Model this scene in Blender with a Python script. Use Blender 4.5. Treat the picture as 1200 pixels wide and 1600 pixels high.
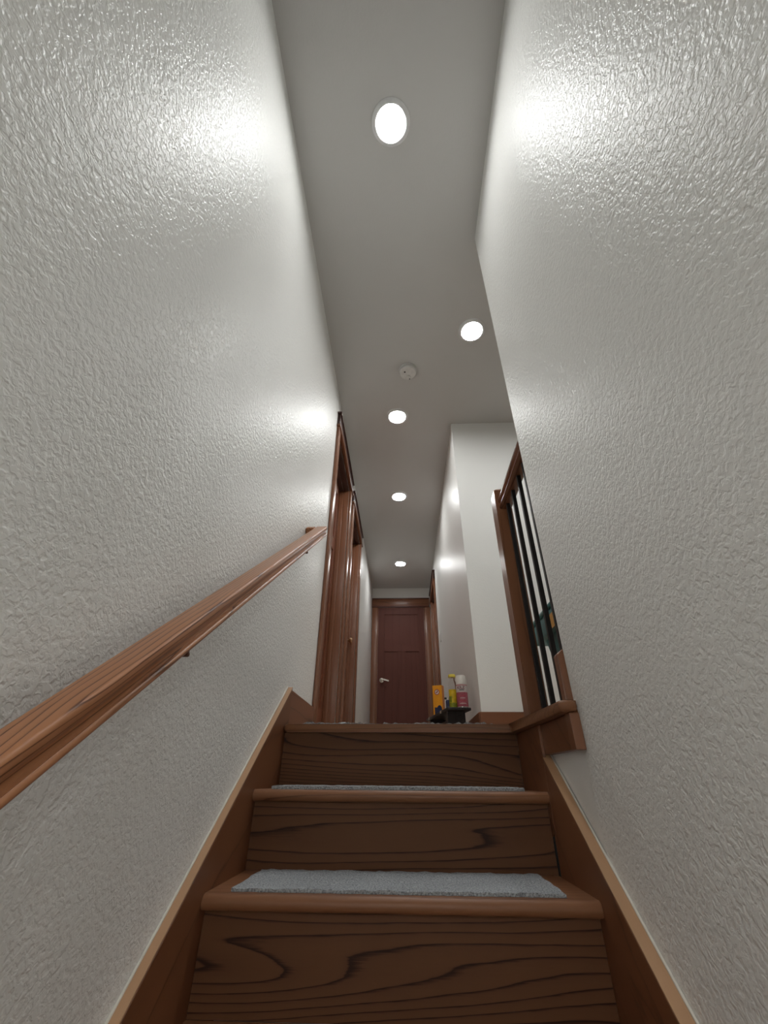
import bpy, bmesh, math, random
from mathutils import Vector, Matrix
random.seed(7)
for o in list(bpy.data.objects): bpy.data.objects.remove(o, do_unlink=True)
S = bpy.context.scene
C = S.collection

# ------------------------------------------------------------------ camera
FL = 0.1788                       # upper floor lies this far above the lens
cam_d = bpy.data.cameras.new('camera'); cam = bpy.data.objects.new('camera', cam_d); C.objects.link(cam)
cam_d.sensor_fit = 'VERTICAL'; cam_d.sensor_height = 36.0; cam_d.sensor_width = 27.0
cam_d.lens = 662.1/1600*36.0; cam_d.clip_start = 0.02
pi_, ya_, ro_ = 0.5648, -0.0468, 0.0087
F = Vector((math.sin(ya_)*math.cos(pi_), math.cos(ya_)*math.cos(pi_), math.sin(pi_)))
R0 = Vector((math.cos(ya_), -math.sin(ya_), 0)); U0 = R0.cross(F)
Rv = R0*math.cos(ro_)+U0*math.sin(ro_); Uv = U0*math.cos(ro_)-R0*math.sin(ro_)
M = Matrix((Rv, Uv, -F)).transposed().to_4x4(); M.translation = Vector((0, 0, -FL))
cam.matrix_world = M
S.camera = cam

# ------------------------------------------------------------------ world / exposure
w = bpy.data.worlds.new('world'); S.world = w; w.use_nodes = True
w.node_tree.nodes['Background'].inputs[0].default_value = (0.75, 0.78, 0.8, 1)
w.node_tree.nodes['Background'].inputs[1].default_value = 0.02
S.view_settings.view_transform = 'Standard'; S.view_settings.look = 'None'
S.view_settings.exposure = 0.0; S.view_settings.gamma = 1.0; S.view_settings.use_curve_mapping = False
LAMP = 146.0                      # radiance of the LED diffusers
LAMP_COL = (0.985, 1.0, 0.985)

# ------------------------------------------------------------------ dimensions (m); upper floor at z=0, lens over x=y=0
XL, XR = -0.476, 0.444            # stair side walls
ZC = 2.42                         # ceiling
RUN, RISE = 0.264, 0.1974
Y0 = 1.758                        # landing nosing
TL, TR = -0.453, 0.415            # between the skirt boards
SL = RISE/RUN
YE = 1.221                        # end of the right stair wall
YB = 2.698                        # alcove back wall / hall corner
YW = 6.383                        # hall end wall
XH = 0.445
LOWZ = -9*RISE
YBACK = -2.3

# ------------------------------------------------------------------ materials
def mat(name):
    m = bpy.data.materials.new(name); m.use_nodes = True
    nt = m.node_tree; b = nt.nodes['Principled BSDF']
    return m, nt, b
def N(nt, t, **kw):
    n = nt.nodes.new(t)
    for k, v in kw.items():
        if k in n.inputs.keys(): n.inputs[k].default_value = v
        else: setattr(n, k, v)
    return n
def math_n(nt, op, a, b=None, c=None):
    n = nt.nodes.new('ShaderNodeMath'); n.operation = op
    for i, v in enumerate((a, b, c)):
        if v is None: continue
        if isinstance(v, (int, float)): n.inputs[i].default_value = v
        else: nt.links.new(v, n.inputs[i])
    return n.outputs[0]
def ramp(nt, src, stops):
    r = nt.nodes.new('ShaderNodeValToRGB'); e = r.color_ramp.elements
    while len(e) < len(stops): e.new(0.5)
    for i, (p, c) in enumerate(stops):
        e[i].position = p; e[i].color = c if len(c) == 4 else (*c, 1)
    nt.links.new(src, r.inputs[0]); return r.outputs[0]
def plain(name, col, rough=0.5, metal=0.0, spec=0.5, var=0.06, scale=40):
    m, nt, b = mat(name)
    pos = nt.nodes.new('ShaderNodeNewGeometry').outputs['Position']
    no = N(nt, 'ShaderNodeTexNoise', Scale=scale, Detail=3.0); nt.links.new(pos, no.inputs['Vector'])
    lo = tuple(max(0, c*(1-var)) for c in col); hi = tuple(min(1, c*(1+var)) for c in col)
    nt.links.new(ramp(nt, no.outputs['Fac'], [(0.3, lo), (0.7, hi)]), b.inputs['Base Color'])
    b.inputs['Roughness'].default_value = rough; b.inputs['Metallic'].default_value = metal
    b.inputs['Specular IOR Level'].default_value = spec
    return m
def paint(name, col, rough, bump, scale=120, dist=0.0016, spec=0.5):
    m, nt, b = mat(name)
    pos = nt.nodes.new('ShaderNodeNewGeometry').outputs['Position']
    big = N(nt, 'ShaderNodeTexNoise', Scale=1.7, Detail=3.0); nt.links.new(pos, big.inputs['Vector'])
    nt.links.new(ramp(nt, big.outputs['Fac'], [(0.3, tuple(c*0.965 for c in col)), (0.7, col)]), b.inputs['Base Color'])
    b.inputs['Roughness'].default_value = rough; b.inputs['Specular IOR Level'].default_value = spec
    if bump > 0:
        n1 = N(nt, 'ShaderNodeTexNoise', Scale=scale, Detail=2.5, Roughness=0.5, Distortion=0.35); nt.links.new(pos, n1.inputs['Vector'])
        h = ramp(nt, n1.outputs['Fac'], [(0.36, (0, 0, 0)), (0.60, (1, 1, 1))])
        bp = N(nt, 'ShaderNodeBump', Strength=bump, Distance=dist); nt.links.new(h, bp.inputs['Height'])
        nt.links.new(bp.outputs[0], b.inputs['Normal'])
    return m
def wood(name, light, dark, axis='X', rough=0.3, rings=60.0, cross=7.0, along=0.9, lin=40.0, soft=0.35, slope=None, coat=0.0, spec=0.5, thin=0.55):
    """stained oak: contour lines of a stretched noise give the cathedral grain"""
    m, nt, b = mat(name)
    pos = nt.nodes.new('ShaderNodeNewGeometry').outputs['Position']
    if slope is not None:
        vr = N(nt, 'ShaderNodeVectorRotate'); vr.rotation_type = 'X_AXIS'; vr.inputs['Angle'].default_value = -slope
        nt.links.new(pos, vr.inputs['Vector']); pos = vr.outputs[0]
    sp = nt.nodes.new('ShaderNodeSeparateXYZ'); nt.links.new(pos, sp.inputs[0])
    ax = 'XYZ'.index(axis); others = [i for i in range(3) if i != ax]
    a, c1, c2 = sp.outputs[ax], sp.outputs[others[0]], sp.outputs[others[1]]
    def vec(sa, sc):
        cb = nt.nodes.new('ShaderNodeCombineXYZ')
        nt.links.new(math_n(nt, 'MULTIPLY', a, sa), cb.inputs[0]); nt.links.new(math_n(nt, 'MULTIPLY', c1, sc), cb.inputs[1]); nt.links.new(math_n(nt, 'MULTIPLY', c2, sc), cb.inputs[2])
        return cb.outputs[0]
    n1 = N(nt, 'ShaderNodeTexNoise', Scale=1.0, Detail=1.6, Roughness=0.35); nt.links.new(vec(along, cross), n1.inputs['Vector'])
    n3 = N(nt, 'ShaderNodeTexNoise', Scale=1.0, Detail=2.0); nt.links.new(vec(7, 60), n3.inputs['Vector'])
    ph = math_n(nt, 'ADD', math_n(nt, 'MULTIPLY', n1.outputs['Fac'], rings), math_n(nt, 'MULTIPLY', math_n(nt, 'ADD', c1, c2), lin))
    ph = math_n(nt, 'ADD', ph, math_n(nt, 'MULTIPLY', n3.outputs['Fac'], 1.6))
    fr = math_n(nt, 'FRACT', math_n(nt, 'MULTIPLY', ph, 0.15915))
    s = math_n(nt, 'MINIMUM', math_n(nt, 'SUBTRACT', 1.0, math_n(nt, 'POWER', fr, 2.2)), math_n(nt, 'MULTIPLY', fr, 9.0))
    n2 = N(nt, 'ShaderNodeTexNoise', Scale=1.0, Detail=3.0); nt.links.new(vec(14, 420), n2.inputs['Vector'])
    fine = math_n(nt, 'MULTIPLY', math_n(nt, 'SUBTRACT', n2.outputs['Fac'], 0.5), 0.55)
    g = math_n(nt, 'ADD', math_n(nt, 'POWER', s, thin), fine)
    mid = tuple(l*(1-soft*0.45)+d*soft*0.45 for l, d in zip(light, dark))
    nt.links.new(ramp(nt, g, [(0.10, dark), (0.42, mid), (0.95, light)]), b.inputs['Base Color'])
    b.inputs['Roughness'].default_value = rough; b.inputs['Specular IOR Level'].default_value = spec
    b.inputs['Coat Weight'].default_value = coat; b.inputs['Coat Roughness'].default_value = 0.2
    bp = N(nt, 'ShaderNodeBump', Strength=0.15, Distance=0.0006); nt.links.new(g, bp.inputs['Height']); nt.links.new(bp.outputs[0], b.inputs['Normal'])
    return m

WALLC = (0.82, 0.815, 0.79)
M_wall = paint('wall_paint', WALLC, 0.38, 0.40, scale=100, dist=0.003, spec=0.34)
M_wall_smooth = paint('wall_paint_smooth', WALLC, 0.45, 0.10)
M_hall = paint('hall_wall_paint', WALLC, 0.40, 0.12, spec=0.35)
M_ceil = paint('ceiling_paint', (0.60, 0.59, 0.575), 0.7, 0.10, spec=0.2)
RED_L, RED_D = (0.205, 0.080, 0.038), (0.075, 0.026, 0.013)
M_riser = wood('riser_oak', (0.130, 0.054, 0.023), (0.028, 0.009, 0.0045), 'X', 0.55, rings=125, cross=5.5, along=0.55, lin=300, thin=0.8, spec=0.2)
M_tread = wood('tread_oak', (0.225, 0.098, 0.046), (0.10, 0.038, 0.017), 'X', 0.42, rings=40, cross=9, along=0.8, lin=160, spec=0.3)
M_skirt = wood('skirt_oak', (0.180, 0.070, 0.030), (0.105, 0.038, 0.016), 'Y', 0.36, rings=26, cross=6, along=0.9, lin=30, slope=math.atan(SL))
M_caulk = plain('caulk', (0.72, 0.69, 0.62), 0.5)
M_wy = wood('trim_oak_along', RED_L, RED_D, 'Y', 0.34, rings=30, cross=9, along=0.9, lin=70)
M_wx = wood('trim_oak_across', RED_L, RED_D, 'X', 0.34, rings=30, cross=9, along=0.9, lin=70)
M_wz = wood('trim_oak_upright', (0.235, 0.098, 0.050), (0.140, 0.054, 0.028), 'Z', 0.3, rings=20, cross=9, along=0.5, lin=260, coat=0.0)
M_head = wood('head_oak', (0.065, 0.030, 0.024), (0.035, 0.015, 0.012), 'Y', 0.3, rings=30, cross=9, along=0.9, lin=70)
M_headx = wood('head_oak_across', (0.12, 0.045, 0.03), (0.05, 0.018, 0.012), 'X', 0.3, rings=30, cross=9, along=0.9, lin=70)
M_door = wood('door_mahogany', (0.128, 0.044, 0.032), (0.105, 0.036, 0.026), 'Z', 0.55, rings=16, cross=5, along=0.5, lin=60, soft=0.8, spec=0.2)
M_doorl = wood('door_red_oak', (0.20, 0.070, 0.036), (0.125, 0.042, 0.022), 'Z', 0.3, rings=26, cross=8, along=0.6, lin=80)
M_rail = wood('handrail_oak', (0.43, 0.190, 0.090), (0.13, 0.048, 0.022), 'Y', 0.33, spec=0.33, rings=36, cross=14, along=2.2, lin=620, thin=0.9, slope=math.atan(0.768), coat=0.0)
M_brail = wood('balustrade_oak', (0.17, 0.064, 0.033), (0.075, 0.027, 0.014), 'Y', 0.25, rings=30, cross=9, along=0.9, lin=120, coat=0.0)
M_newel = wood('newel_oak', (0.215, 0.088, 0.042), (0.155, 0.060, 0.028), 'Z', 0.28, rings=24, cross=8, along=0.7, lin=90, coat=0.0)
M_floor = wood('floor_oak', (0.52, 0.40, 0.29), (0.34, 0.24, 0.16), 'Y', 0.4, rings=30, cross=8, along=0.8, lin=60)
M_bal = plain('baluster_black', (0.012, 0.010, 0.010), 0.45, 0.3)
M_white = plain('white_plastic', (0.66, 0.65, 0.63), 0.45)
M_ring = plain('lamp_trim_white', (0.74, 0.74, 0.74), 0.4)
M_dark = plain('dark_plastic', (0.02, 0.02, 0.02), 0.5)
M_brass = plain('satin_brass', (0.62, 0.42, 0.26), 0.25, 1.0)
M_nickel = plain('satin_nickel', (0.68, 0.62, 0.55), 0.25, 1.0)
M_bronze = plain('bracket_bronze', (0.13, 0.06, 0.04), 0.35, 0.6)
M_bench = plain('bench_black', (0.018, 0.014, 0.015), 0.5, 0, 0.4, 0.4, 60)
M_scuff = plain('worn_corner', (0.42, 0.36, 0.29), 0.6)
M_teal = plain('teal_plastic', (0.03, 0.17, 0.175), 0.4, 0, 0.5, 0.2, 12)
M_teal_l = plain('teal_rim_plastic', (0.07, 0.27, 0.27), 0.35, 0, 0.5, 0.1)
M_orange_l = plain('orange_sticker', (0.74, 0.36, 0.07), 0.5)
M_box = plain('orange_carton', (0.88, 0.36, 0.012), 0.45)
M_box_s = plain('orange_carton_side', (0.72, 0.26, 0.06), 0.45)
M_navy = plain('navy_print', (0.018, 0.028, 0.085), 0.45)
M_redp = plain('red_print', (0.40, 0.045, 0.06), 0.45)
M_brand = plain('maroon_print', (0.16, 0.02, 0.04), 0.45)
M_lit_oak = wood('lit_top_oak', (0.46, 0.27, 0.15), (0.33, 0.18, 0.095), 'Y', 0.4, rings=20, cross=8, along=0.8, lin=120, slope=math.atan(SL))  # skirt oak with overhead light painted into a paler colour
M_can = plain('can_lower_print', (0.37, 0.085, 0.115), 0.35, 0, 0.5, 0.2, 130)
M_canw = plain('can_upper_print', (0.58, 0.52, 0.50), 0.35)
M_cap = plain('can_cap_white', (0.74, 0.71, 0.66), 0.4)
M_yel = plain('yellow_label', (0.74, 0.52, 0.02), 0.4, 0, 0.5, 0.25, 45)
M_ycap = plain('yellow_cap', (0.76, 0.62, 0.09), 0.4)
M_olive = plain('green_print', (0.26, 0.28, 0.02), 0.4, 0, 0.5, 0.4, 120)
M_metal = plain('can_rim_metal', (0.7, 0.68, 0.66), 0.25, 1.0)
M_lowfloor = plain('pale_floor', (0.55, 0.50, 0.44), 0.8)
def carpet(name):
    m, nt, b = mat(name)
    pos = nt.nodes.new('ShaderNodeNewGeometry').outputs['Position']
    n1 = N(nt, 'ShaderNodeTexNoise', Scale=260.0, Detail=3.0); nt.links.new(pos, n1.inputs['Vector'])
    nt.links.new(ramp(nt, n1.outputs['Fac'], [(0.33, (0.17, 0.18, 0.19)), (0.68, (0.50, 0.52, 0.54))]), b.inputs['Base Color'])
    b.inputs['Roughness'].default_value = 0.95; b.inputs['Specular IOR Level'].default_value = 0.1
    bp = N(nt, 'ShaderNodeBump', Strength=0.9, Distance=0.003); nt.links.new(n1.outputs['Fac'], bp.inputs['Height']); nt.links.new(bp.outputs[0], b.inputs['Normal'])
    return m
M_carpet = carpet('grey_carpet')
def glass(name, col):
    m, nt, b = mat(name)
    n1 = N(nt, 'ShaderNodeTexNoise', Scale=20.0)
    nt.links.new(ramp(nt, n1.outputs['Fac'], [(0, col), (1, tuple(min(1, c*1.03) for c in col))]), b.inputs['Base Color'])
    b.inputs['Transmission Weight'].default_value = 1.0; b.inputs['Roughness'].default_value = 0.05; b.inputs['IOR'].default_value = 1.04
    return m
M_glass = glass('clear_bottle_plastic', (0.95, 0.95, 0.94))
def lamp_mat(name, k):
    m, nt, b = mat(name)
    b.inputs['Base Color'].default_value = (0.9, 0.9, 0.9, 1)
    b.inputs['Emission Color'].default_value = (*LAMP_COL, 1); b.inputs['Emission Strength'].default_value = LAMP*k
    return m
M_lamp = lamp_mat('led_diffuser', 1.0); M_lamp_fill = lamp_mat('led_diffuser_added_fill', 4.2)  # second material: stronger, for the added fill lamp behind the camera

# ------------------------------------------------------------------ helpers
ROOT = {}
def link(name, bm, m, parent=None, smooth=False):
    off = ROOT.get(parent.name, Vector()) if parent else Vector()
    bmesh.ops.recalc_face_normals(bm, faces=bm.faces)
    if off.length: bmesh.ops.translate(bm, verts=bm.verts, vec=-off)
    me = bpy.data.meshes.new(name); bm.to_mesh(me); bm.free()
    for mm in (m if isinstance(m, (list, tuple)) else [m]): me.materials.append(mm)
    if smooth:
        for p in me.polygons: p.use_smooth = True
        try: me.set_sharp_from_angle(angle=math.radians(38))
        except Exception: pass
    o = bpy.data.objects.new(name, me); C.objects.link(o)
    if parent: o.parent = parent; ROOT[o.name] = off
    else: ROOT[o.name] = Vector()
    return o
def tag(o, label, cat, group=None, kind=None):
    o['label'] = label; o['category'] = cat
    if group: o['group'] = group
    if kind: o['kind'] = kind
    return o
def thing(name, loc, label, cat, group=None, kind=None):
    o = bpy.data.objects.new(name, None); C.objects.link(o); o.location = loc; o.empty_display_size = 0.1
    ROOT[o.name] = Vector(loc); return tag(o, label, cat, group, kind)
def struct(name, bm, m, label, cat, smooth=False):
    o = link(name, bm, m, None, smooth); o['kind'] = 'structure'; o['label'] = label; o['category'] = cat; return o
def box(bm, x0, x1, y0, y1, z0, z1, bev=0.0, seg=2):
    v = [bm.verts.new(p) for p in ((x0,y0,z0),(x1,y0,z0),(x1,y1,z0),(x0,y1,z0),(x0,y0,z1),(x1,y0,z1),(x1,y1,z1),(x0,y1,z1))]
    fs = [bm.faces.new([v[i] for i in q]) for q in ((0,3,2,1),(4,5,6,7),(0,1,5,4),(1,2,6,5),(2,3,7,6),(3,0,4,7))]
    if bev > 0:
        es = list({e for f in fs for e in f.edges})
        bmesh.ops.bevel(bm, geom=es, offset=bev, segments=seg, affect='EDGES', profile=0.5)
    return bm
def B(*a, **k): return box(bmesh.new(), *a, **k)
def prism(pts, axis, a0, a1, bev=0, seg=2, bm=None):
    """polygon pts (2D) extruded along axis: X -> pts are (y,z); Y -> (x,z); Z -> (x,y)"""
    bm = bm or bmesh.new()
    def P(p, a): return {'X': (a, p[0], p[1]), 'Y': (p[0], a, p[1]), 'Z': (p[0], p[1], a)}[axis]
    v0 = [bm.verts.new(P(p, a0)) for p in pts]; v1 = [bm.verts.new(P(p, a1)) for p in pts]
    n = len(pts); fs = [bm.faces.new(v0), bm.faces.new(v1[::-1])]
    for i in range(n): fs.append(bm.faces.new((v0[i], v0[(i+1) % n], v1[(i+1) % n], v1[i])))
    if bev > 0:
        es = list({e for f in fs for e in f.edges})
        bmesh.ops.bevel(bm, geom=es, offset=bev, segments=seg, affect='EDGES', profile=0.5)
    return bm
def lathe(prof, c, n=32, axis='Z', bm=None):
    """prof: list of (r, h); c centre"""
    bm = bm or bmesh.new(); rings = []
    for r, h in prof:
        ring = []
        for i in range(n):
            a = 2*math.pi*i/n; u, v = r*math.cos(a), r*math.sin(a)
            p = {'Z': (u, v, h), 'X': (h, u, v), 'Y': (u, h, v)}[axis]
            ring.append(bm.verts.new((c[0]+p[0], c[1]+p[1], c[2]+p[2])))
        rings.append(ring)
    for a, b in zip(rings, rings[1:]):
        for i in range(n): bm.faces.new((a[i], a[(i+1) % n], b[(i+1) % n], b[i]))
    if prof[0][0] > 1e-6: bm.faces.new(rings[0][::-1])
    if prof[-1][0] > 1e-6: bm.faces.new(rings[-1])
    bmesh.ops.remove_doubles(bm, verts=bm.verts, dist=1e-6)
    return bm
def sweep(prof, path, bm=None):
    """closed 2D profile (side, up) swept along a straight path between two 3D points; side is world X"""
    bm = bm or bmesh.new(); a, b = Vector(path[0]), Vector(path[1]); d = (b-a).normalized()
    sx = Vector((1, 0, 0)); up = sx.cross(d).normalized()
    rs = [[bm.verts.new(p+sx*u+up*v) for u, v in prof] for p in (a, b)]
    n = len(prof)
    for i in range(n): bm.faces.new((rs[0][i], rs[0][(i+1) % n], rs[1][(i+1) % n], rs[1][i]))
    bm.faces.new(rs[0][::-1]); bm.faces.new(rs[1]); return bm
def arc(cx, cy, r, a0, a1, n=6):
    return [(cx+r*math.cos(math.radians(a0+(a1-a0)*i/n)), cy+r*math.sin(math.radians(a0+(a1-a0)*i/n))) for i in range(n+1)]

# ------------------------------------------------------------------ the shell
LX = XL-0.125
D1 = (2.45, 3.205); D2 = (3.515, 4.255); D3 = (5.40, 6.14)     # openings: two left, one right of the hall
DH = 2.10
bm = bmesh.new()
def wall_with_openings(bm, x0, x1, ya, yb, z0, ops):
    y = ya
    for (a, b) in ops:
        box(bm, x0, x1, y, a, z0, ZC); box(bm, x0, x1, a, b, DH, ZC)
        if z0 < -0.03: box(bm, x0, x1, a, b, z0, -0.03)
        y = b
    box(bm, x0, x1, y, yb, z0, ZC)
wall_with_openings(bm, LX, XL, YBACK, YW, LOWZ, (D1, D2))
struct('wall_left', bm, M_wall, 'light grey orange-peel textured wall carrying the oak handrail', 'wall')
struct('wall_right', B(XR, XR+0.115, YBACK, YE, LOWZ, ZC), M_wall, 'light grey textured stair wall ending at the railing opening', 'wall')
struct('wall_right_lower', B(XR+0.002, XR+0.115, YE, Y0+0.10, LOWZ, -0.03), M_wall_smooth, 'smooth grey wall patch beneath the railing fascia board', 'wall')
bm = bmesh.new(); wall_with_openings(bm, XH, XH+0.115, YB, YW, -0.03, (D3,))
struct('wall_hall_right', bm, M_hall, 'grey hallway wall with the white light switch', 'wall')
struct('wall_alcove', B(XH+0.115, 3.0, YB, YB+0.115, -0.03, ZC), M_wall_smooth, 'plain pale wall behind the railing, with low wooden baseboard', 'wall')
struct('wall_end', B(LX, XH+0.115, YW, YW+0.12, -0.03, ZC), M_hall, 'short wall at the hallway end around the dark door', 'wall')
struct('wall_room_right', B(3.0, 3.12, -1.0, YB+0.115, -0.03, ZC), M_wall_smooth, 'far side wall of the room past the railing', 'wall')
struct('wall_room_front', B(XR+0.115, 3.12, -1.12, -1.0, -0.03, ZC), M_wall_smooth, 'wall of the side room backing onto the stairwell', 'wall')
struct('wall_behind', B(LX, XR+0.115, YBACK-0.12, YBACK, LOWZ, ZC), M_wall, 'wall at the foot of the stairs', 'wall')
struct('ceiling', B(LX-0.02, 3.12, YBACK-0.12, YW+0.12, ZC, ZC+0.1), M_ceil, 'smooth off-white ceiling with recessed lights', 'ceiling')
struct('ceiling_lower_added', B(XL, XR, YBACK, -1.35, 0.60, 0.72), M_ceil, 'added low ceiling carrying the unseen fill downlight', 'ceiling')  # added out of view to mount the fill lamp
# upper floor: hall + side room, with the stairwell cut away
FY = Y0+0.085
bm = bmesh.new()
box(bm, LX, XH+0.115, FY, YW, -0.03, 0.0)
box(bm, XH+0.115, 3.0, -1.0, YB, -0.03, 0.0)
box(bm, 0.53, XH+0.115, YE, FY, -0.03, 0.0)
struct('floor', bm, M_floor, 'wooden upper hallway floor', 'floor')
struct('floor_lower', B(LX, XR+0.115, YBACK-0.12, 0.2, LOWZ-0.05, LOWZ), M_lowfloor, 'pale floor at the foot of the stairs', 'floor')

# ------------------------------------------------------------------ staircase
st = thing('staircase', (0, Y0, 0), 'narrow stained oak staircase with open grain risers and rounded nosings', 'staircase')
def tz(i): return -i*RISE-(0.006 if i == 1 else 0)
def tread_bm(i):
    y = Y0-i*RUN; z = tz(i); r = 0.015
    pts = arc(y+r, z-r, r, 90, 270, 8)+[(y+RUN+0.03, z-2*r), (y+RUN+0.03, z)]
    return prism(pts, 'X', TL, TR)
for i in range(1, 9):
    link('tread', tread_bm(i), M_tread, st, True)
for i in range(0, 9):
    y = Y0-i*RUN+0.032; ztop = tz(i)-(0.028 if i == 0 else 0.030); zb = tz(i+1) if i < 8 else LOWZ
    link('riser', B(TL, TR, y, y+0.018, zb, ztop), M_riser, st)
# landing nosing: turns the corner and runs along the railing opening
XN = 0.395
pts = [(TL, Y0), (XN, Y0), (XN, 1.193), (XR-0.001, 1.193), (XR-0.001, YE+0.001), (0.53, YE+0.001), (0.53, FY), (TL, FY)]
ln = struct('trim_3', prism(pts, 'Z', -0.028, 0.0, 0.0125, 4), M_tread, 'rounded oak landing nosing turning the corner under the railing', 'nosing', True)
link('fascia_board', B(XR-0.020, XR+0.004, YE+0.0005, Y0+0.05, -0.110, -0.029, 0.002), M_skirt, ln)
link('fascia_end_trim', B(XR-0.026, XR-0.0005, 1.200, 1.238, -0.112, -0.029, 0.002), M_newel, ln)
def skirt(x0, x1, top, ytop, ylow, name, cap):
    dl = 0.08; zt = lambda y: (y-Y0)*SL+dl
    bm = prism([(ylow, zt(ylow)-0.50), (ylow, zt(ylow)), (ytop, zt(ytop)), (ytop, min(-0.03, zt(ytop)-0.34)), (Y0+0.03, -0.40)], 'X', x0, x1, 0.0015, 1)
    o = struct(name, bm, M_skirt, *cap)
    link('skirt_lit_top', prism([(ylow, zt(ylow)+0.0003), (ylow, zt(ylow)+0.004), (ytop, zt(ytop)+0.004), (ytop, zt(ytop)+0.0003)], 'X', x0, x1-0.0002, 0), M_lit_oak, o)  # paler strip paints overhead light onto the skirt's top face
    d = 0.004 if x0 < 0 else -0.004
    xa = x0 if x0 < 0 else x1
    q = sorted((xa, xa+d))
    c = prism([(ylow, zt(ylow)+0.0042), (ylow, zt(ylow)+0.008), (ytop, zt(ytop)+0.008), (ytop, zt(ytop)+0.0042)], 'X', q[0], q[1])
    link('caulk_line', c, M_caulk, o)
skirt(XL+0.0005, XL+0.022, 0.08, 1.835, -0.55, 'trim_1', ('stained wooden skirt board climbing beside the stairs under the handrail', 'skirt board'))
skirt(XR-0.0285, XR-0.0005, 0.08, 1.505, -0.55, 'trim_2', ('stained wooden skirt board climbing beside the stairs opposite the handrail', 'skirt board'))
link('skirt_upper_end', prism([(1.49, -0.112), (1.49, -0.30), (Y0+0.03, -0.36), (Y0+0.03, -0.03), (1.49, -0.03)], 'X', TR, XR-0.0205), M_skirt, st)
struct('baseboard_left', B(XL+0.0005, XL+0.017, 1.837, 2.358, 0.0, 0.134, 0.003), M_wy, 'short wooden baseboard between skirt board and door casing', 'baseboard')
struct('baseboard_left_hall', B(XL+0.0005, XL+0.015, D2[1]+0.09, YW-0.002, 0.0, 0.10, 0.003), M_wy, 'wooden baseboard along the hallway left wall', 'baseboard')
struct('baseboard_alcove', B(XH-0.012, 2.99, YB-0.0165, YB-0.0005, 0.0, 0.158, 0.003), M_wx, 'wooden baseboard under the pale wall behind the railing', 'baseboard')
struct('baseboard_hall_right', B(XH-0.0165, XH-0.0005, YB+0.001, D3[0]-0.092, 0.0, 0.158, 0.003), M_wy, 'wooden baseboard along the hallway right wall', 'baseboard')
struct('baseboard_wall_end', prism([(0.424, 0.0), (0.58, 0.0), (0.58, 0.135), (0.444, 0.135), (0.424, 0.120)], 'Y', YE+0.0015, YE+0.03, 0.004), M_newel, 'stub of baseboard standing on the nosing at the stair wall end', 'baseboard')

# ------------------------------------------------------------------ doors
def door_panels(x, n, y0, y1, z0, z1, axis, mat_, parent, thick=0.034):
    """three panel craftsman slab; face plane at x, normal sign n along axis"""
    W = y1-y0; s = 0.095
    def BB(a0, a1, zz0, zz1, d0, d1, bev=0.0):
        q = sorted((x-n*d0, x-n*d1))
        return B(q[0], q[1], a0, a1, zz0, zz1, bev=bev) if axis == 'X' else B(a0, a1, q[0], q[1], zz0, zz1, bev=bev)
    slab = link('slab', BB(y0, y1, z0, z1, 0.010, thick), mat_, parent)
    m = (y0+y1)/2; zm = z0+0.68*(z1-z0)
    for a in ((y0, y0+s, z0, z1), (y1-s, y1, z0, z1)): link('stile', BB(*a, 0, 0.010, 0.001), mat_, slab)
    link('mullion', BB(m-0.056, m+0.056, z0+0.22, zm, 0, 0.010, 0.001), mat_, slab)
    for a in ((z0, z0+0.22), (zm, zm+0.11), (z1-0.11, z1)): link('rail', BB(y0+s, y1-s, a[0], a[1], 0, 0.010, 0.001), mat_, slab)
    return slab
def side_door(name, xw, n, y0, y1, label, slabmat, depth=0.085):
    """door in a wall along Y; xw wall face, n = +1 when the room side is +x"""
    d = thing(name, (xw, y0, 0), label, 'door', None, 'structure')
    def X(a, b): return sorted((xw+n*a, xw+n*b))
    cw = 0.085
    def bx(nm, a, b, ya, yb, za, zb, m, bev=0.002): return link(nm, B(*X(a, b), ya, yb, za, zb, bev=bev), m, d, True)
    for ya, yb in ((y0-cw, y0-0.006), (y1+0.006, y1+cw)):
        bx('casing', 0.0008, 0.020, ya, yb, 0, DH, M_wz, 0.004)
    bx('head_bead', 0.0008, 0.030, y0-cw-0.016, y1+cw+0.016, DH+0.0005, DH+0.020, M_wy, 0.005)
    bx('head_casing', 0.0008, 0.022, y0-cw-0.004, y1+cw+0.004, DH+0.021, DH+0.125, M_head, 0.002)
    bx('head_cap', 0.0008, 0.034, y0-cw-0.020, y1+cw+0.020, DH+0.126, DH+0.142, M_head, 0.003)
    jz = DH-0.02
    for ya, yb in ((y0+0.0005, y0+0.018), (y1-0.018, y1-0.0005)):
        bx('jamb', -0.122, 0.0, ya, yb, 0, jz, M_wz, 0.001)
    bx('jamb_head', -0.122, 0.0, y0+0.0005, y1-0.0005, jz+0.0005, DH-0.0005, M_head, 0.001)
    for ya, yb in ((y0+0.0185, y0+0.030), (y1-0.030, y1-0.0185)):
        bx('door_stop', -depth+0.001, -depth+0.036, ya, yb, 0, jz-0.001, M_wz, 0.002)
    bx('door_stop', -depth+0.001, -depth+0.036, y0+0.031, y1-0.031, jz-0.013, jz-0.001, M_head, 0.002)
    s = door_panels(xw-n*depth, n, y0+0.021, y1-0.021, 0.008, jz-0.004, 'X', slabmat, d)
    return d, s
d1, s1 = side_door('door_1', XL, 1, *D1, 'reddish oak door with craftsman casing beside the top of the handrail', M_doorl)
d2, s2 = side_door('door_2', XL, 1, *D2, 'reddish oak door with brass knob, further along the handrail side', M_doorl)
d3, s3 = side_door('door_3', XH, -1, *D3, 'dark cased side door just past the light switch', M_doorl)
for z in (1.34, 0.35):
    link('hinge', lathe([(0.006, -0.04), (0.006, 0.04)], (XL-0.079, 2.90+0.0, z), 10), M_bronze, s1)
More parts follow.
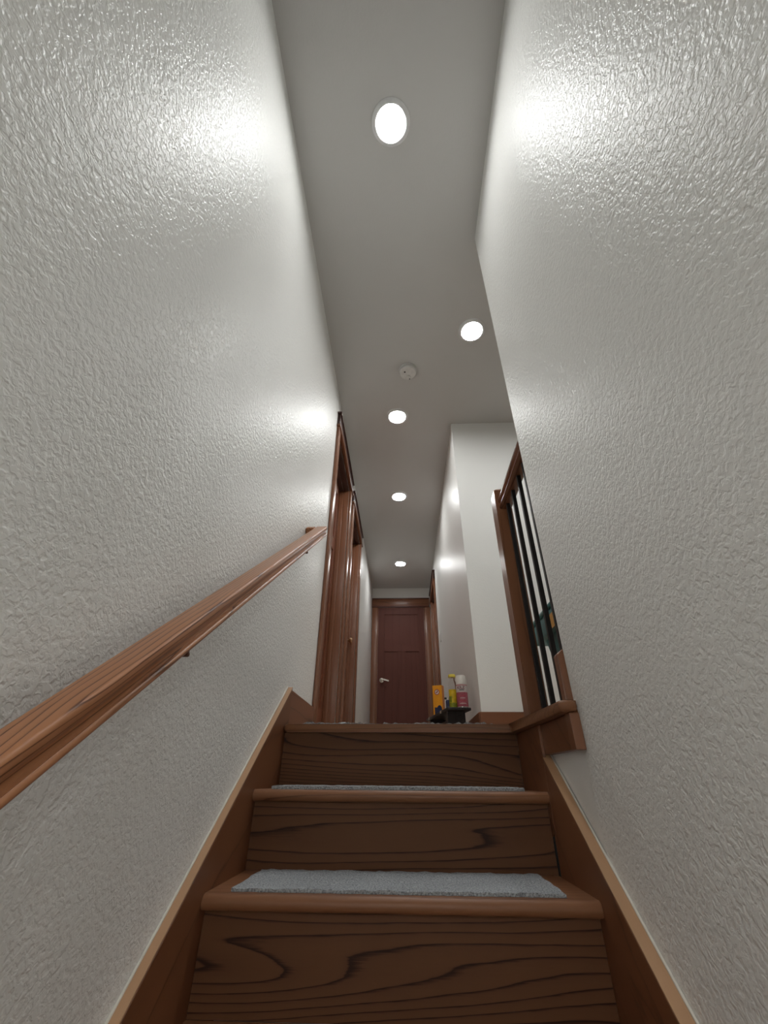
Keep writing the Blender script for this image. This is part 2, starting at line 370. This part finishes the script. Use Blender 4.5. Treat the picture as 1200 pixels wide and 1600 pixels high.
# knob of door 2 (latch side far)
kx, ky, kz = XL-0.085, D2[1]-0.075, 0.985
link('knob', lathe([(0.028, 0.0005), (0.028, 0.006), (0.011, 0.010), (0.011, 0.030), (0.026, 0.040), (0.029, 0.052), (0.022, 0.064), (0, 0.068)], (kx, ky, kz), 20, 'X'), M_brass, s2, True)
link('knob', lathe([(0.028, 0.0005), (0.028, 0.006), (0.011, 0.010), (0.011, 0.030), (0.026, 0.040), (0.029, 0.052), (0.022, 0.064), (0, 0.068)], (XL-0.085, D1[0]+0.085, 0.985), 20, 'X'), M_brass, s1, True)
# hall end door
d4 = thing('door_4', (0, YW, 0), 'dark mahogany three-panel door closing the hallway end', 'door', None, 'structure')
ex0, ex1 = -0.386, 0.342
def eb(nm, x0, x1, a, b, z0, z1, m, bev=0.002): return link(nm, B(x0, x1, YW-b, YW-a, z0, z1, bev=bev), m, d4, True)
eb('casing', XL+0.006, ex0-0.004, 0.0008, 0.020, 0, DH, M_wz, 0.004)
eb('casing', ex1+0.004, ex1+0.088, 0.0008, 0.020, 0, DH, M_wz, 0.004)
eb('head_bead', XL+0.004, XH-0.024, 0.0008, 0.030, DH+0.0005, DH+0.020, M_headx, 0.005)
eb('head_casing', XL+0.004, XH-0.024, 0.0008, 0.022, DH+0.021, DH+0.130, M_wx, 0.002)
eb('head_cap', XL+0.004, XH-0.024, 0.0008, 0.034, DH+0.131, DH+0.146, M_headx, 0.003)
eb('jamb', ex0-0.0035, ex0+0.012, 0.0008, 0.014, 0, DH-0.001, M_wz, 0.001)
eb('jamb', ex1-0.012, ex1+0.0035, 0.0008, 0.014, 0, DH-0.001, M_wz, 0.001)
s4 = door_panels(YW-0.012, -1, ex0+0.013, ex1-0.013, 0.008, DH-0.004, 'Y', M_door, d4, 0.0115)
# lever handle
hx, hz = -0.312, 1.025
hd = link('lever_handle', lathe([(0.031, -0.0005), (0.031, -0.007), (0.012, -0.012), (0.012, -0.045), (0.0, -0.047)], (hx, YW-0.012, hz), 20, 'Y'), M_nickel, s4, True)
bm = bmesh.new()
lv = [(0, 0.0), (0.03, 0.004), (0.07, -0.006), (0.105, -0.016)]
for (a, b), (c, e) in zip(lv, lv[1:]):
    v = [(hx+a, b, 0.011), (hx+c, e, 0.009)]
    vs = []
    for x, z, t in v:
        vs.append([bm.verts.new((x, YW-0.055+dy*0.007, hz+z+dz*t)) for dy, dz in ((-1, -1), (1, -1), (1, 1), (-1, 1))])
    for k in range(4): bm.faces.new((vs[0][k], vs[0][(k+1) % 4], vs[1][(k+1) % 4], vs[1][k]))
    bm.faces.new(vs[0][::-1]); bm.faces.new(vs[1])
link('lever', bm, M_nickel, hd, True)

# ------------------------------------------------------------------ wall handrail
Y_TOP, Z_TOP = 1.846, 0.911                      # end of the rail's top edge
HS = 0.768; ang = math.atan(HS)
hr = thing('handrail', (XL, 0.8, 0.1), 'stained oak handrail mounted on the textured wall, returning at its top', 'handrail')
# profile (side, up) relative to the centre of the top face
def rail_profile():
    hw = 0.0275
    p = arc(hw-0.006, -0.006, 0.006, 90, 0, 4)
    p += [(hw, -0.014), (hw-0.002, -0.018), (hw-0.007, -0.023), (hw-0.009, -0.029), (hw-0.0085, -0.033), (hw-0.004, -0.035)]
    p += arc(hw-0.006, -0.041, 0.0055, 70, -60, 5)
    p += [(hw-0.010, -0.049)]
    return p+[(-x, y) for x, y in reversed(p)]
xc = -0.403
p1 = (xc, Y_TOP, Z_TOP); p0 = (xc, -0.75, Z_TOP-(Y_TOP+0.75)*HS)
rl = link('rail', sweep(rail_profile(), (p0, p1)), M_rail, hr, True)
# return: the mitred end piece running back to the wall
d = Vector((0, math.cos(ang), math.sin(ang))); up = Vector((0, -math.sin(ang), math.cos(ang)))
bm = bmesh.new(); e = Vector((0, Y_TOP, Z_TOP))
def rb(x0, x1, s0, s1, u0, u1):
    v = []
    for x in (x0, x1):
        for s, u in ((s0, u0), (s1, u0), (s1, u1), (s0, u1)): v.append(bm.verts.new(Vector((x, 0, 0))+e+d*s+up*u))
    for q in ((0,1,2,3),(7,6,5,4),(0,4,5,1),(1,5,6,2),(2,6,7,3),(3,7,4,0)): bm.faces.new([v[i] for i in q])
rb(XL+0.0005, xc-0.0285, -0.052, 0.0, -0.047, 0.0)
bmesh.ops.bevel(bm, geom=bm.edges[:], offset=0.004, segments=2, affect='EDGES')
link('wall_return', bm, M_rail, hr, True)
for yb in (0.79, 1.60, -0.35):
    zb = Z_TOP-(Y_TOP-yb)*HS-0.064
    br = link('bracket', lathe([(0.005, -0.014), (0.005, 0.010)], (xc, yb, zb-0.002), 12), M_bronze, hr, True)
    link('bracket_arm', B(XL+0.006, xc+0.006, yb-0.005, yb+0.005, zb-0.024, zb-0.015, 0.003), M_bronze, br, True)
    link('bracket_rosette', lathe([(0.020, 0.0008), (0.018, 0.005), (0.0, 0.007)], (XL, yb, zb-0.0195), 20, 'X'), M_bronze, br, True)

# ------------------------------------------------------------------ landing balustrade
bl = thing('balustrade', (0.505, 1.775, 0), 'wooden landing railing with square newel and black metal balusters', 'railing')
nx0, nx1, ny0, ny1, nzt = 0.460, 0.534, 1.730, 1.815, 1.055
bm = B(nx0, nx1, ny0, ny1, 0.0005, nzt)
te = [e_ for e_ in bm.edges if all(v.co.z > nzt-0.01 for v in e_.verts)]
bmesh.ops.bevel(bm, geom=te, offset=0.020, segments=1, affect='EDGES')
bmesh.ops.bevel(bm, geom=[e_ for e_ in bm.edges if abs(e_.verts[0].co.z-e_.verts[1].co.z) > 0.5], offset=0.003, segments=2, affect='EDGES')
link('newel_post', bm, M_newel, bl, True)
rp = [(x*1.10, y*1.25) for x, y in rail_profile()]
link('handrail', sweep(rp, ((0.503, YE+0.03, 0.985), (0.503, ny0-0.0005, 0.985))), M_brail, bl, True)
for k, yb in enumerate((1.685, 1.577, 1.470, 1.380, 1.290)):
    link('baluster', B(0.4955, 0.5115, yb-0.008, yb+0.008, 0.0005, 0.9235, 0.0015), M_bal, bl)
link('wall_rosette', B(0.465, 0.541, YE+0.0015, YE+0.029, 0.90, 1.0, 0.004), M_brail, bl, True)

# ------------------------------------------------------------------ ceiling lights and smoke detector
def downlight(x, y, label, ZC=ZC, m=None):
    t = thing('downlight', (x, y, ZC), label, 'ceiling light', 'round recessed ceiling downlights')
    link('trim_ring', lathe([(0.0685, -0.003), (0.0690, -0.014), (0.072, -0.016), (0.080, -0.014), (0.090, -0.003), (0.090, -0.0005), (0.068, -0.0005), (0.0685, -0.003)], (x, y, ZC), 48), M_ring, t, True)
    link('diffuser', lathe([(0.0675, -0.0015), (0.0665, -0.004), (0.0, -0.0045)], (x, y, ZC), 48), m or M_lamp, t, True)
downlight(-0.0164, 0.700, 'large round lit downlight over the stairs between the textured walls')
downlight(0.5035, 1.800, 'round lit downlight above the wooden newel post and railing')
downlight(-0.0164, 2.588, 'round lit downlight right past the smoke detector')
downlight(-0.0164, 3.778, 'round lit downlight midway along the hallway ceiling')
downlight(-0.0164, 5.455, 'small round lit downlight in front of the hallway end door')
downlight(1.25, 1.75, 'added unseen fill downlight in the side room past the railing')  # added out of view to brighten the alcove wall
downlight(-0.0164, -1.80, 'added unseen fill downlight behind the camera for the lower walls', 0.60, M_lamp_fill)  # added behind the camera to lift the lower stair walls
downlight(2.15, 1.75, 'added unseen fill downlight deep inside the side room')  # another added fill lamp, raises the alcove a little more
sx, sy = 0.069, 2.115
sd = thing('smoke_detector', (sx, sy, ZC), 'white round smoke detector on the ceiling between the downlights', 'smoke detector')
link('base', lathe([(0.066, -0.0008), (0.068, -0.010), (0.066, -0.014), (0.060, -0.0145)], (sx, sy, ZC), 40), M_white, sd, True)
bd = link('body', lathe([(0.060, -0.015), (0.063, -0.019), (0.063, -0.034), (0.058, -0.040), (0.0, -0.042)], (sx, sy, ZC), 40), M_white, sd, True)
link('sensor_hole', lathe([(0.006, -0.0405), (0.006, -0.0435), (0.0, -0.0437)], (sx-0.022, sy-0.014, ZC), 12), M_dark, bd)
link('test_button', lathe([(0.016, -0.041), (0.015, -0.0445), (0.0, -0.045)], (sx+0.004, sy+0.030, ZC), 20), M_white, bd, True)
link('indicator', lathe([(0.004, -0.041), (0.004, -0.0437), (0.0, -0.0438)], (sx+0.014, sy+0.051, ZC), 10), M_dark, bd)

# ------------------------------------------------------------------ light switch
sw = thing('light_switch', (XH, 4.97, 1.24), 'white rocker light switch on the hallway wall near the side door', 'light switch')
pl = link('cover_plate', B(XH-0.007, XH-0.0005, 4.935, 5.005, 1.185, 1.30, 0.002), M_white, sw, True)
link('rocker', B(XH-0.012, XH-0.0072, 4.953, 4.987, 1.208, 1.276, 0.002), M_white, pl, True)

# ------------------------------------------------------------------ carpet pieces
def carpet_piece(x0, x1, y0, y1, z, t, rag=0.002, lift=0.0):
    bm = bmesh.new(); nx = 60; ny = 10; top = []; bot = []
    for j in range(ny+1):
        r1, r2 = [], []
        for i in range(nx+1):
            ed = i in (0, nx) or j in (0, ny)
            x = x0+(x1-x0)*i/nx+(random.uniform(-rag, rag) if ed else 0); y = y0+(y1-y0)*j/ny+(random.uniform(-rag, rag) if ed else 0)
            h = t+random.uniform(-0.0012, 0.0012)+(lift*max(0, random.uniform(-0.8, 1)) if j < 3 else 0)
            r1.append(bm.verts.new((x, y, z+h))); r2.append(bm.verts.new((x, y, z+0.0004)))
        top.append(r1); bot.append(r2)
    for j in range(ny):
        for i in range(nx):
            bm.faces.new((top[j][i], top[j][i+1], top[j+1][i+1], top[j+1][i])); bm.faces.new((bot[j][i], bot[j+1][i], bot[j+1][i+1], bot[j][i+1]))
    for i in range(nx):
        bm.faces.new((bot[0][i], bot[0][i+1], top[0][i+1], top[0][i])); bm.faces.new((bot[ny][i+1], bot[ny][i], top[ny][i], top[ny][i+1]))
    for j in range(ny):
        bm.faces.new((bot[j+1][0], bot[j][0], top[j][0], top[j+1][0])); bm.faces.new((bot[j][nx], bot[j+1][nx], top[j+1][nx], top[j][nx]))
    return bm
g = 'grey carpet strips on the stairs'
tag(link('carpet_strip', carpet_piece(-0.398, 0.352, 1.258, 1.500, tz(2), 0.007), M_carpet), 'grey carpet strip lying wide on the lower visible tread', 'carpet', g)
tag(link('carpet_strip', carpet_piece(-0.405, 0.352, 1.522, 1.765, tz(1), 0.009), M_carpet), 'grey carpet strip on the tread right below the landing', 'carpet', g)
tag(link('landing_rug', carpet_piece(-0.385, 0.335, Y0+0.030, Y0+0.30, 0.0, 0.004, 0.004, 0.007), M_carpet), 'frayed grey carpet edge lying flat on the landing nosing', 'rug')

# ------------------------------------------------------------------ low bench in the hall with cleaning things
bo = Vector((0.262, 2.80, 0)); bdv = Vector((-0.17, 0.985, 0)).normalized(); bw = Vector((bdv.y, -bdv.x, 0))
def bp_(u, v, z): p = bo+bw*u+bdv*v; return (p.x, p.y, z)
ZT = 0.199
def obox(u0, u1, v0, v1, z0, z1, bev=0.0):
    bm = bmesh.new(); box(bm, u0, u1, v0, v1, z0, z1, bev)
    for v in bm.verts: v.co = Vector(bp_(v.co.x, v.co.y, v.co.z))
    return bm
bench = thing('bench', (bo.x, bo.y, 0), 'low narrow black bench holding the box, bottle and spray can', 'bench')
tp = link('top', obox(0, 0.148, 0, 0.60, ZT-0.016, ZT, 0.004), M_bench, bench, True)
def leg(v0, v1):
    bm = bmesh.new(); prof = [(0.018, 0.0005), (0.130, 0.0005), (0.120, 0.025), (0.112, 0.055), (0.114, 0.085), (0.122, 0.11), (0.122, ZT-0.0165), (0.012, ZT-0.0165), (0.012, 0.11), (0.020, 0.085), (0.022, 0.055), (0.018, 0.025)]
    prism(prof, 'Y', v0, v1, bm=bm)
    for v in bm.verts: v.co = Vector(bp_(v.co.x, v.co.y, v.co.z))
    return bm
link('leg', leg(0.05, 0.075), M_bench, bench); link('leg', leg(0.52, 0.545), M_bench, bench)
link('stretcher', obox(0.05, 0.07, 0.0755, 0.5195, 0.10, 0.15, 0.002), M_bench, bench)
for v0 in (0.16, 0.50): link('worn_patch', obox(-0.0008, 0.004, v0, v0+0.03, ZT-0.015, ZT+0.0004), M_scuff, tp)

# orange carton
ca = math.radians(-24); cc = Vector((0.241, 3.18, ZT+0.0005))
def crt(bm):
    r = Matrix.Rotation(ca, 4, 'Z')
    for v in bm.verts: v.co = r @ v.co+cc
    return bm
bx_ = thing('cleaning_box', cc, 'upright orange carton with round red emblem and navy patch', 'box')
cw_, cd_, ch_ = 0.068, 0.044, 0.186
link('carton', crt(B(-cw_/2, cw_/2, -cd_/2, cd_/2, 0, ch_, 0.0012)), M_box, bx_)
link('carton_side_print', crt(B(cw_/2+0.0001, cw_/2+0.0006, -cd_/2+0.002, cd_/2-0.002, 0.002, ch_-0.002)), M_box_s, bx_)
fy = -cd_/2-0.0001
def disc(r, cx, cz, y, t=0.0005, n=28, sy_=1.0):
    return crt(prism([(cx+r*math.cos(2*math.pi*i/n), cz+r*sy_*math.sin(2*math.pi*i/n)) for i in range(n)], 'Y', y-t, y))
em = link('emblem', disc(0.0185, -0.002, 0.142, fy), M_redp, bx_)
link('emblem_field', disc(0.0138, -0.002, 0.142, fy-0.0006), M_cap, em)
armp = [(-0.011, -0.003), (-0.004, -0.008), (0.004, -0.006), (0.005, 0.001), (0.010, 0.003), (0.010, 0.008), (-0.002, 0.009), (-0.002, 0.005), (0.001, 0.003), (-0.002, -0.001), (-0.008, 0.001)]
link('emblem_arm', crt(prism([(-0.002+x, 0.142+z) for x, z in armp], 'Y', fy-0.0016, fy-0.0012)), M_redp, em)
nv = [(-0.024, 0.003), (0.026, 0.003), (0.029, 0.030), (0.026, 0.046), (0.018, 0.056), (0.008, 0.058), (0.0, 0.053), (-0.006, 0.044), (-0.024, 0.046)]
link('navy_patch', crt(prism(nv, 'Y', fy-0.0005, fy)), M_navy, bx_)

# yellow capped clear bottle
by = Vector((0.3115, 2.90, ZT+0.0005))
bt = thing('bottle', by, 'clear bottle with yellow cap and yellow label, touching the spray can', 'bottle')
link('glass_body', lathe([(0.0, 0.0), (0.024, 0.0), (0.0255, 0.004), (0.0255, 0.120), (0.0250, 0.140), (0.021, 0.158), (0.0165, 0.168), (0.0165, 0.186), (0.0, 0.186)], by, 32), M_glass, bt, True)
lb = link('label', lathe([(0.0258, 0.006), (0.0262, 0.006), (0.0262, 0.112), (0.0258, 0.112), (0.0258, 0.006)], by, 32), M_yel, bt, True)
link('cap', lathe([(0.0, 0.1862), (0.0225, 0.1862), (0.0235, 0.190), (0.0235, 0.200), (0.0215, 0.204), (0.0, 0.204)], by, 32), M_ycap, bt, True)
def wrap_patch(c, r, a0, a1, z0, z1, n=10, t=0.0004):
    bm = bmesh.new(); cols = []
    for i in range(n+1):
        a = math.radians(a0+(a1-a0)*i/n)
        cols.append([bm.verts.new((c[0]+rr*math.cos(a), c[1]+rr*math.sin(a), c[2]+z)) for rr, z in ((r, z0), (r+t, z0), (r+t, z1), (r, z1))])
    for a, b in zip(cols, cols[1:]):
        for k in range(4): bm.faces.new((a[k], a[(k+1) % 4], b[(k+1) % 4], b[k]))
    bm.faces.new(cols[0]); bm.faces.new(cols[-1][::-1]); return bm
link('label_print', wrap_patch(by, 0.0263, 195, 345, 0.008, 0.034), M_olive, lb)
link('label_print', wrap_patch(by, 0.0263, 195, 245, 0.036, 0.072), M_olive, lb)

# spray can
cy = Vector((0.363, 2.862, ZT+0.0005))
cn = thing('spray_can', cy, 'spray paint can with tall white cap and crimson lower label', 'spray can')
body = link('can_body', lathe([(0.0, 0.0), (0.033, 0.0), (0.0345, 0.003), (0.0345, 0.132), (0.033, 0.137), (0.0, 0.137)], cy, 36), M_canw, cn, True)
link('lower_label', wrap_patch(cy, 0.0347, 0, 360, 0.006, 0.088, 40), M_can, body)
link('bottom_rim', lathe([(0.0348, 0.001), (0.0356, 0.002), (0.0356, 0.0045), (0.0348, 0.0055), (0.0348, 0.001)], cy, 36), M_metal, body, True)
link('band', wrap_patch(cy, 0.0347, 0, 360, 0.128, 0.1315, 40), M_redp, body)
link('cap', lathe([(0.0, 0.1375), (0.0335, 0.1375), (0.0335, 0.142), (0.0315, 0.185), (0.0295, 0.189), (0.0, 0.190)], cy, 36), M_cap, cn, True)
for q in range(4):
    z = 0.022+q*0.015
    link('label_line', wrap_patch(cy, 0.0352, 235+q*4, 300-q*3, z, z+0.0035, 8), M_redp if q % 2 else M_canw, body)
def text_on_can(s, size, z, a_mid, m, name):
    cu = bpy.data.curves.new(name, 'FONT'); cu.body = s; cu.size = size; cu.align_x = 'CENTER'; cu.extrude = 0.0003; cu.offset = size*0.02
    tmp = bpy.data.objects.new(name, cu); C.objects.link(tmp)
    dg = bpy.context.evaluated_depsgraph_get(); me = bpy.data.meshes.new_from_object(tmp.evaluated_get(dg))
    bpy.data.objects.remove(tmp, do_unlink=True)
    bm = bmesh.new(); bm.from_mesh(me); bpy.data.meshes.remove(me)
    bmesh.ops.subdivide_edges(bm, edges=[e_ for e_ in bm.edges if e_.calc_length() > 0.004], cuts=2)
    for v in bm.verts:
        a = math.radians(a_mid)+v.co.x/0.0345; r = 0.0350+v.co.z
        v.co = Vector((cy.x+r*math.cos(a), cy.y+r*math.sin(a), cy.z+z+v.co.y))
    return link(name, bm, m, body)
text_on_can('KILZ', 0.024, 0.107, 257, M_brand, 'brand_lettering')
link('label_line', wrap_patch(cy, 0.0347, 238, 290, 0.098, 0.1025, 8), M_dark, body)

# small navy bottle tucked between
ny = Vector((0.2790, 2.926, ZT+0.0005))
nb = thing('small_bottle', ny, 'small navy bottle with dark nozzle squeezed between carton and yellow bottle', 'bottle')
link('body', lathe([(0.0, 0.0), (0.0125, 0.0), (0.0135, 0.003), (0.0135, 0.048), (0.010, 0.056), (0.0, 0.056)], ny, 20), M_navy, nb, True)
nc = link('nozzle_cap', lathe([(0.0, 0.0562), (0.007, 0.0562), (0.007, 0.070), (0.0, 0.071)], ny, 16), M_white, nb, True)
link('nozzle', B(ny.x-0.022, ny.x-0.0072, ny.y-0.005, ny.y+0.005, ny.z+0.060, ny.z+0.071, 0.002), M_dark, nc)

# ------------------------------------------------------------------ teal bin in the room past the railing
tb = thing('storage_bin', (0.78, 1.70, 0), 'teal plastic bin with orange sticker standing past the black balusters', 'bin')
def frust(x0, x1, y0, y1, tx, z0, z1):
    bm = bmesh.new()
    a = [bm.verts.new(p) for p in ((x0+tx, y0+tx, z0), (x1-tx, y0+tx, z0), (x1-tx, y1-tx, z0), (x0+tx, y1-tx, z0))]
    b = [bm.verts.new(p) for p in ((x0, y0, z1), (x1, y0, z1), (x1, y1, z1), (x0, y1, z1))]
    for i in range(4): bm.faces.new((a[i], a[(i+1) % 4], b[(i+1) % 4], b[i]))
    bm.faces.new(a[::-1]); bm.faces.new(b)
    bmesh.ops.bevel(bm, geom=[e_ for e_ in bm.edges if abs(e_.verts[0].co.z-e_.verts[1].co.z) > 0.1], offset=0.02, segments=4, affect='EDGES'); return bm
bb = link('body', frust(0.612, 0.93, 1.42, 1.872, 0.045, 0.0005, 0.330), M_teal, tb, True)
rm = link('rim', B(0.590, 0.952, 1.40, 1.945, 0.3305, 0.412, 0.008, 3), M_teal, tb, True)
link('rim_bead', B(0.584, 0.958, 1.394, 1.951, 0.4125, 0.430, 0.006, 3), M_teal_l, tb, True)
link('sticker', B(0.5885, 0.5898, 1.636, 1.705, 0.333, 0.388, 0.0004, 1), M_orange_l, rm)
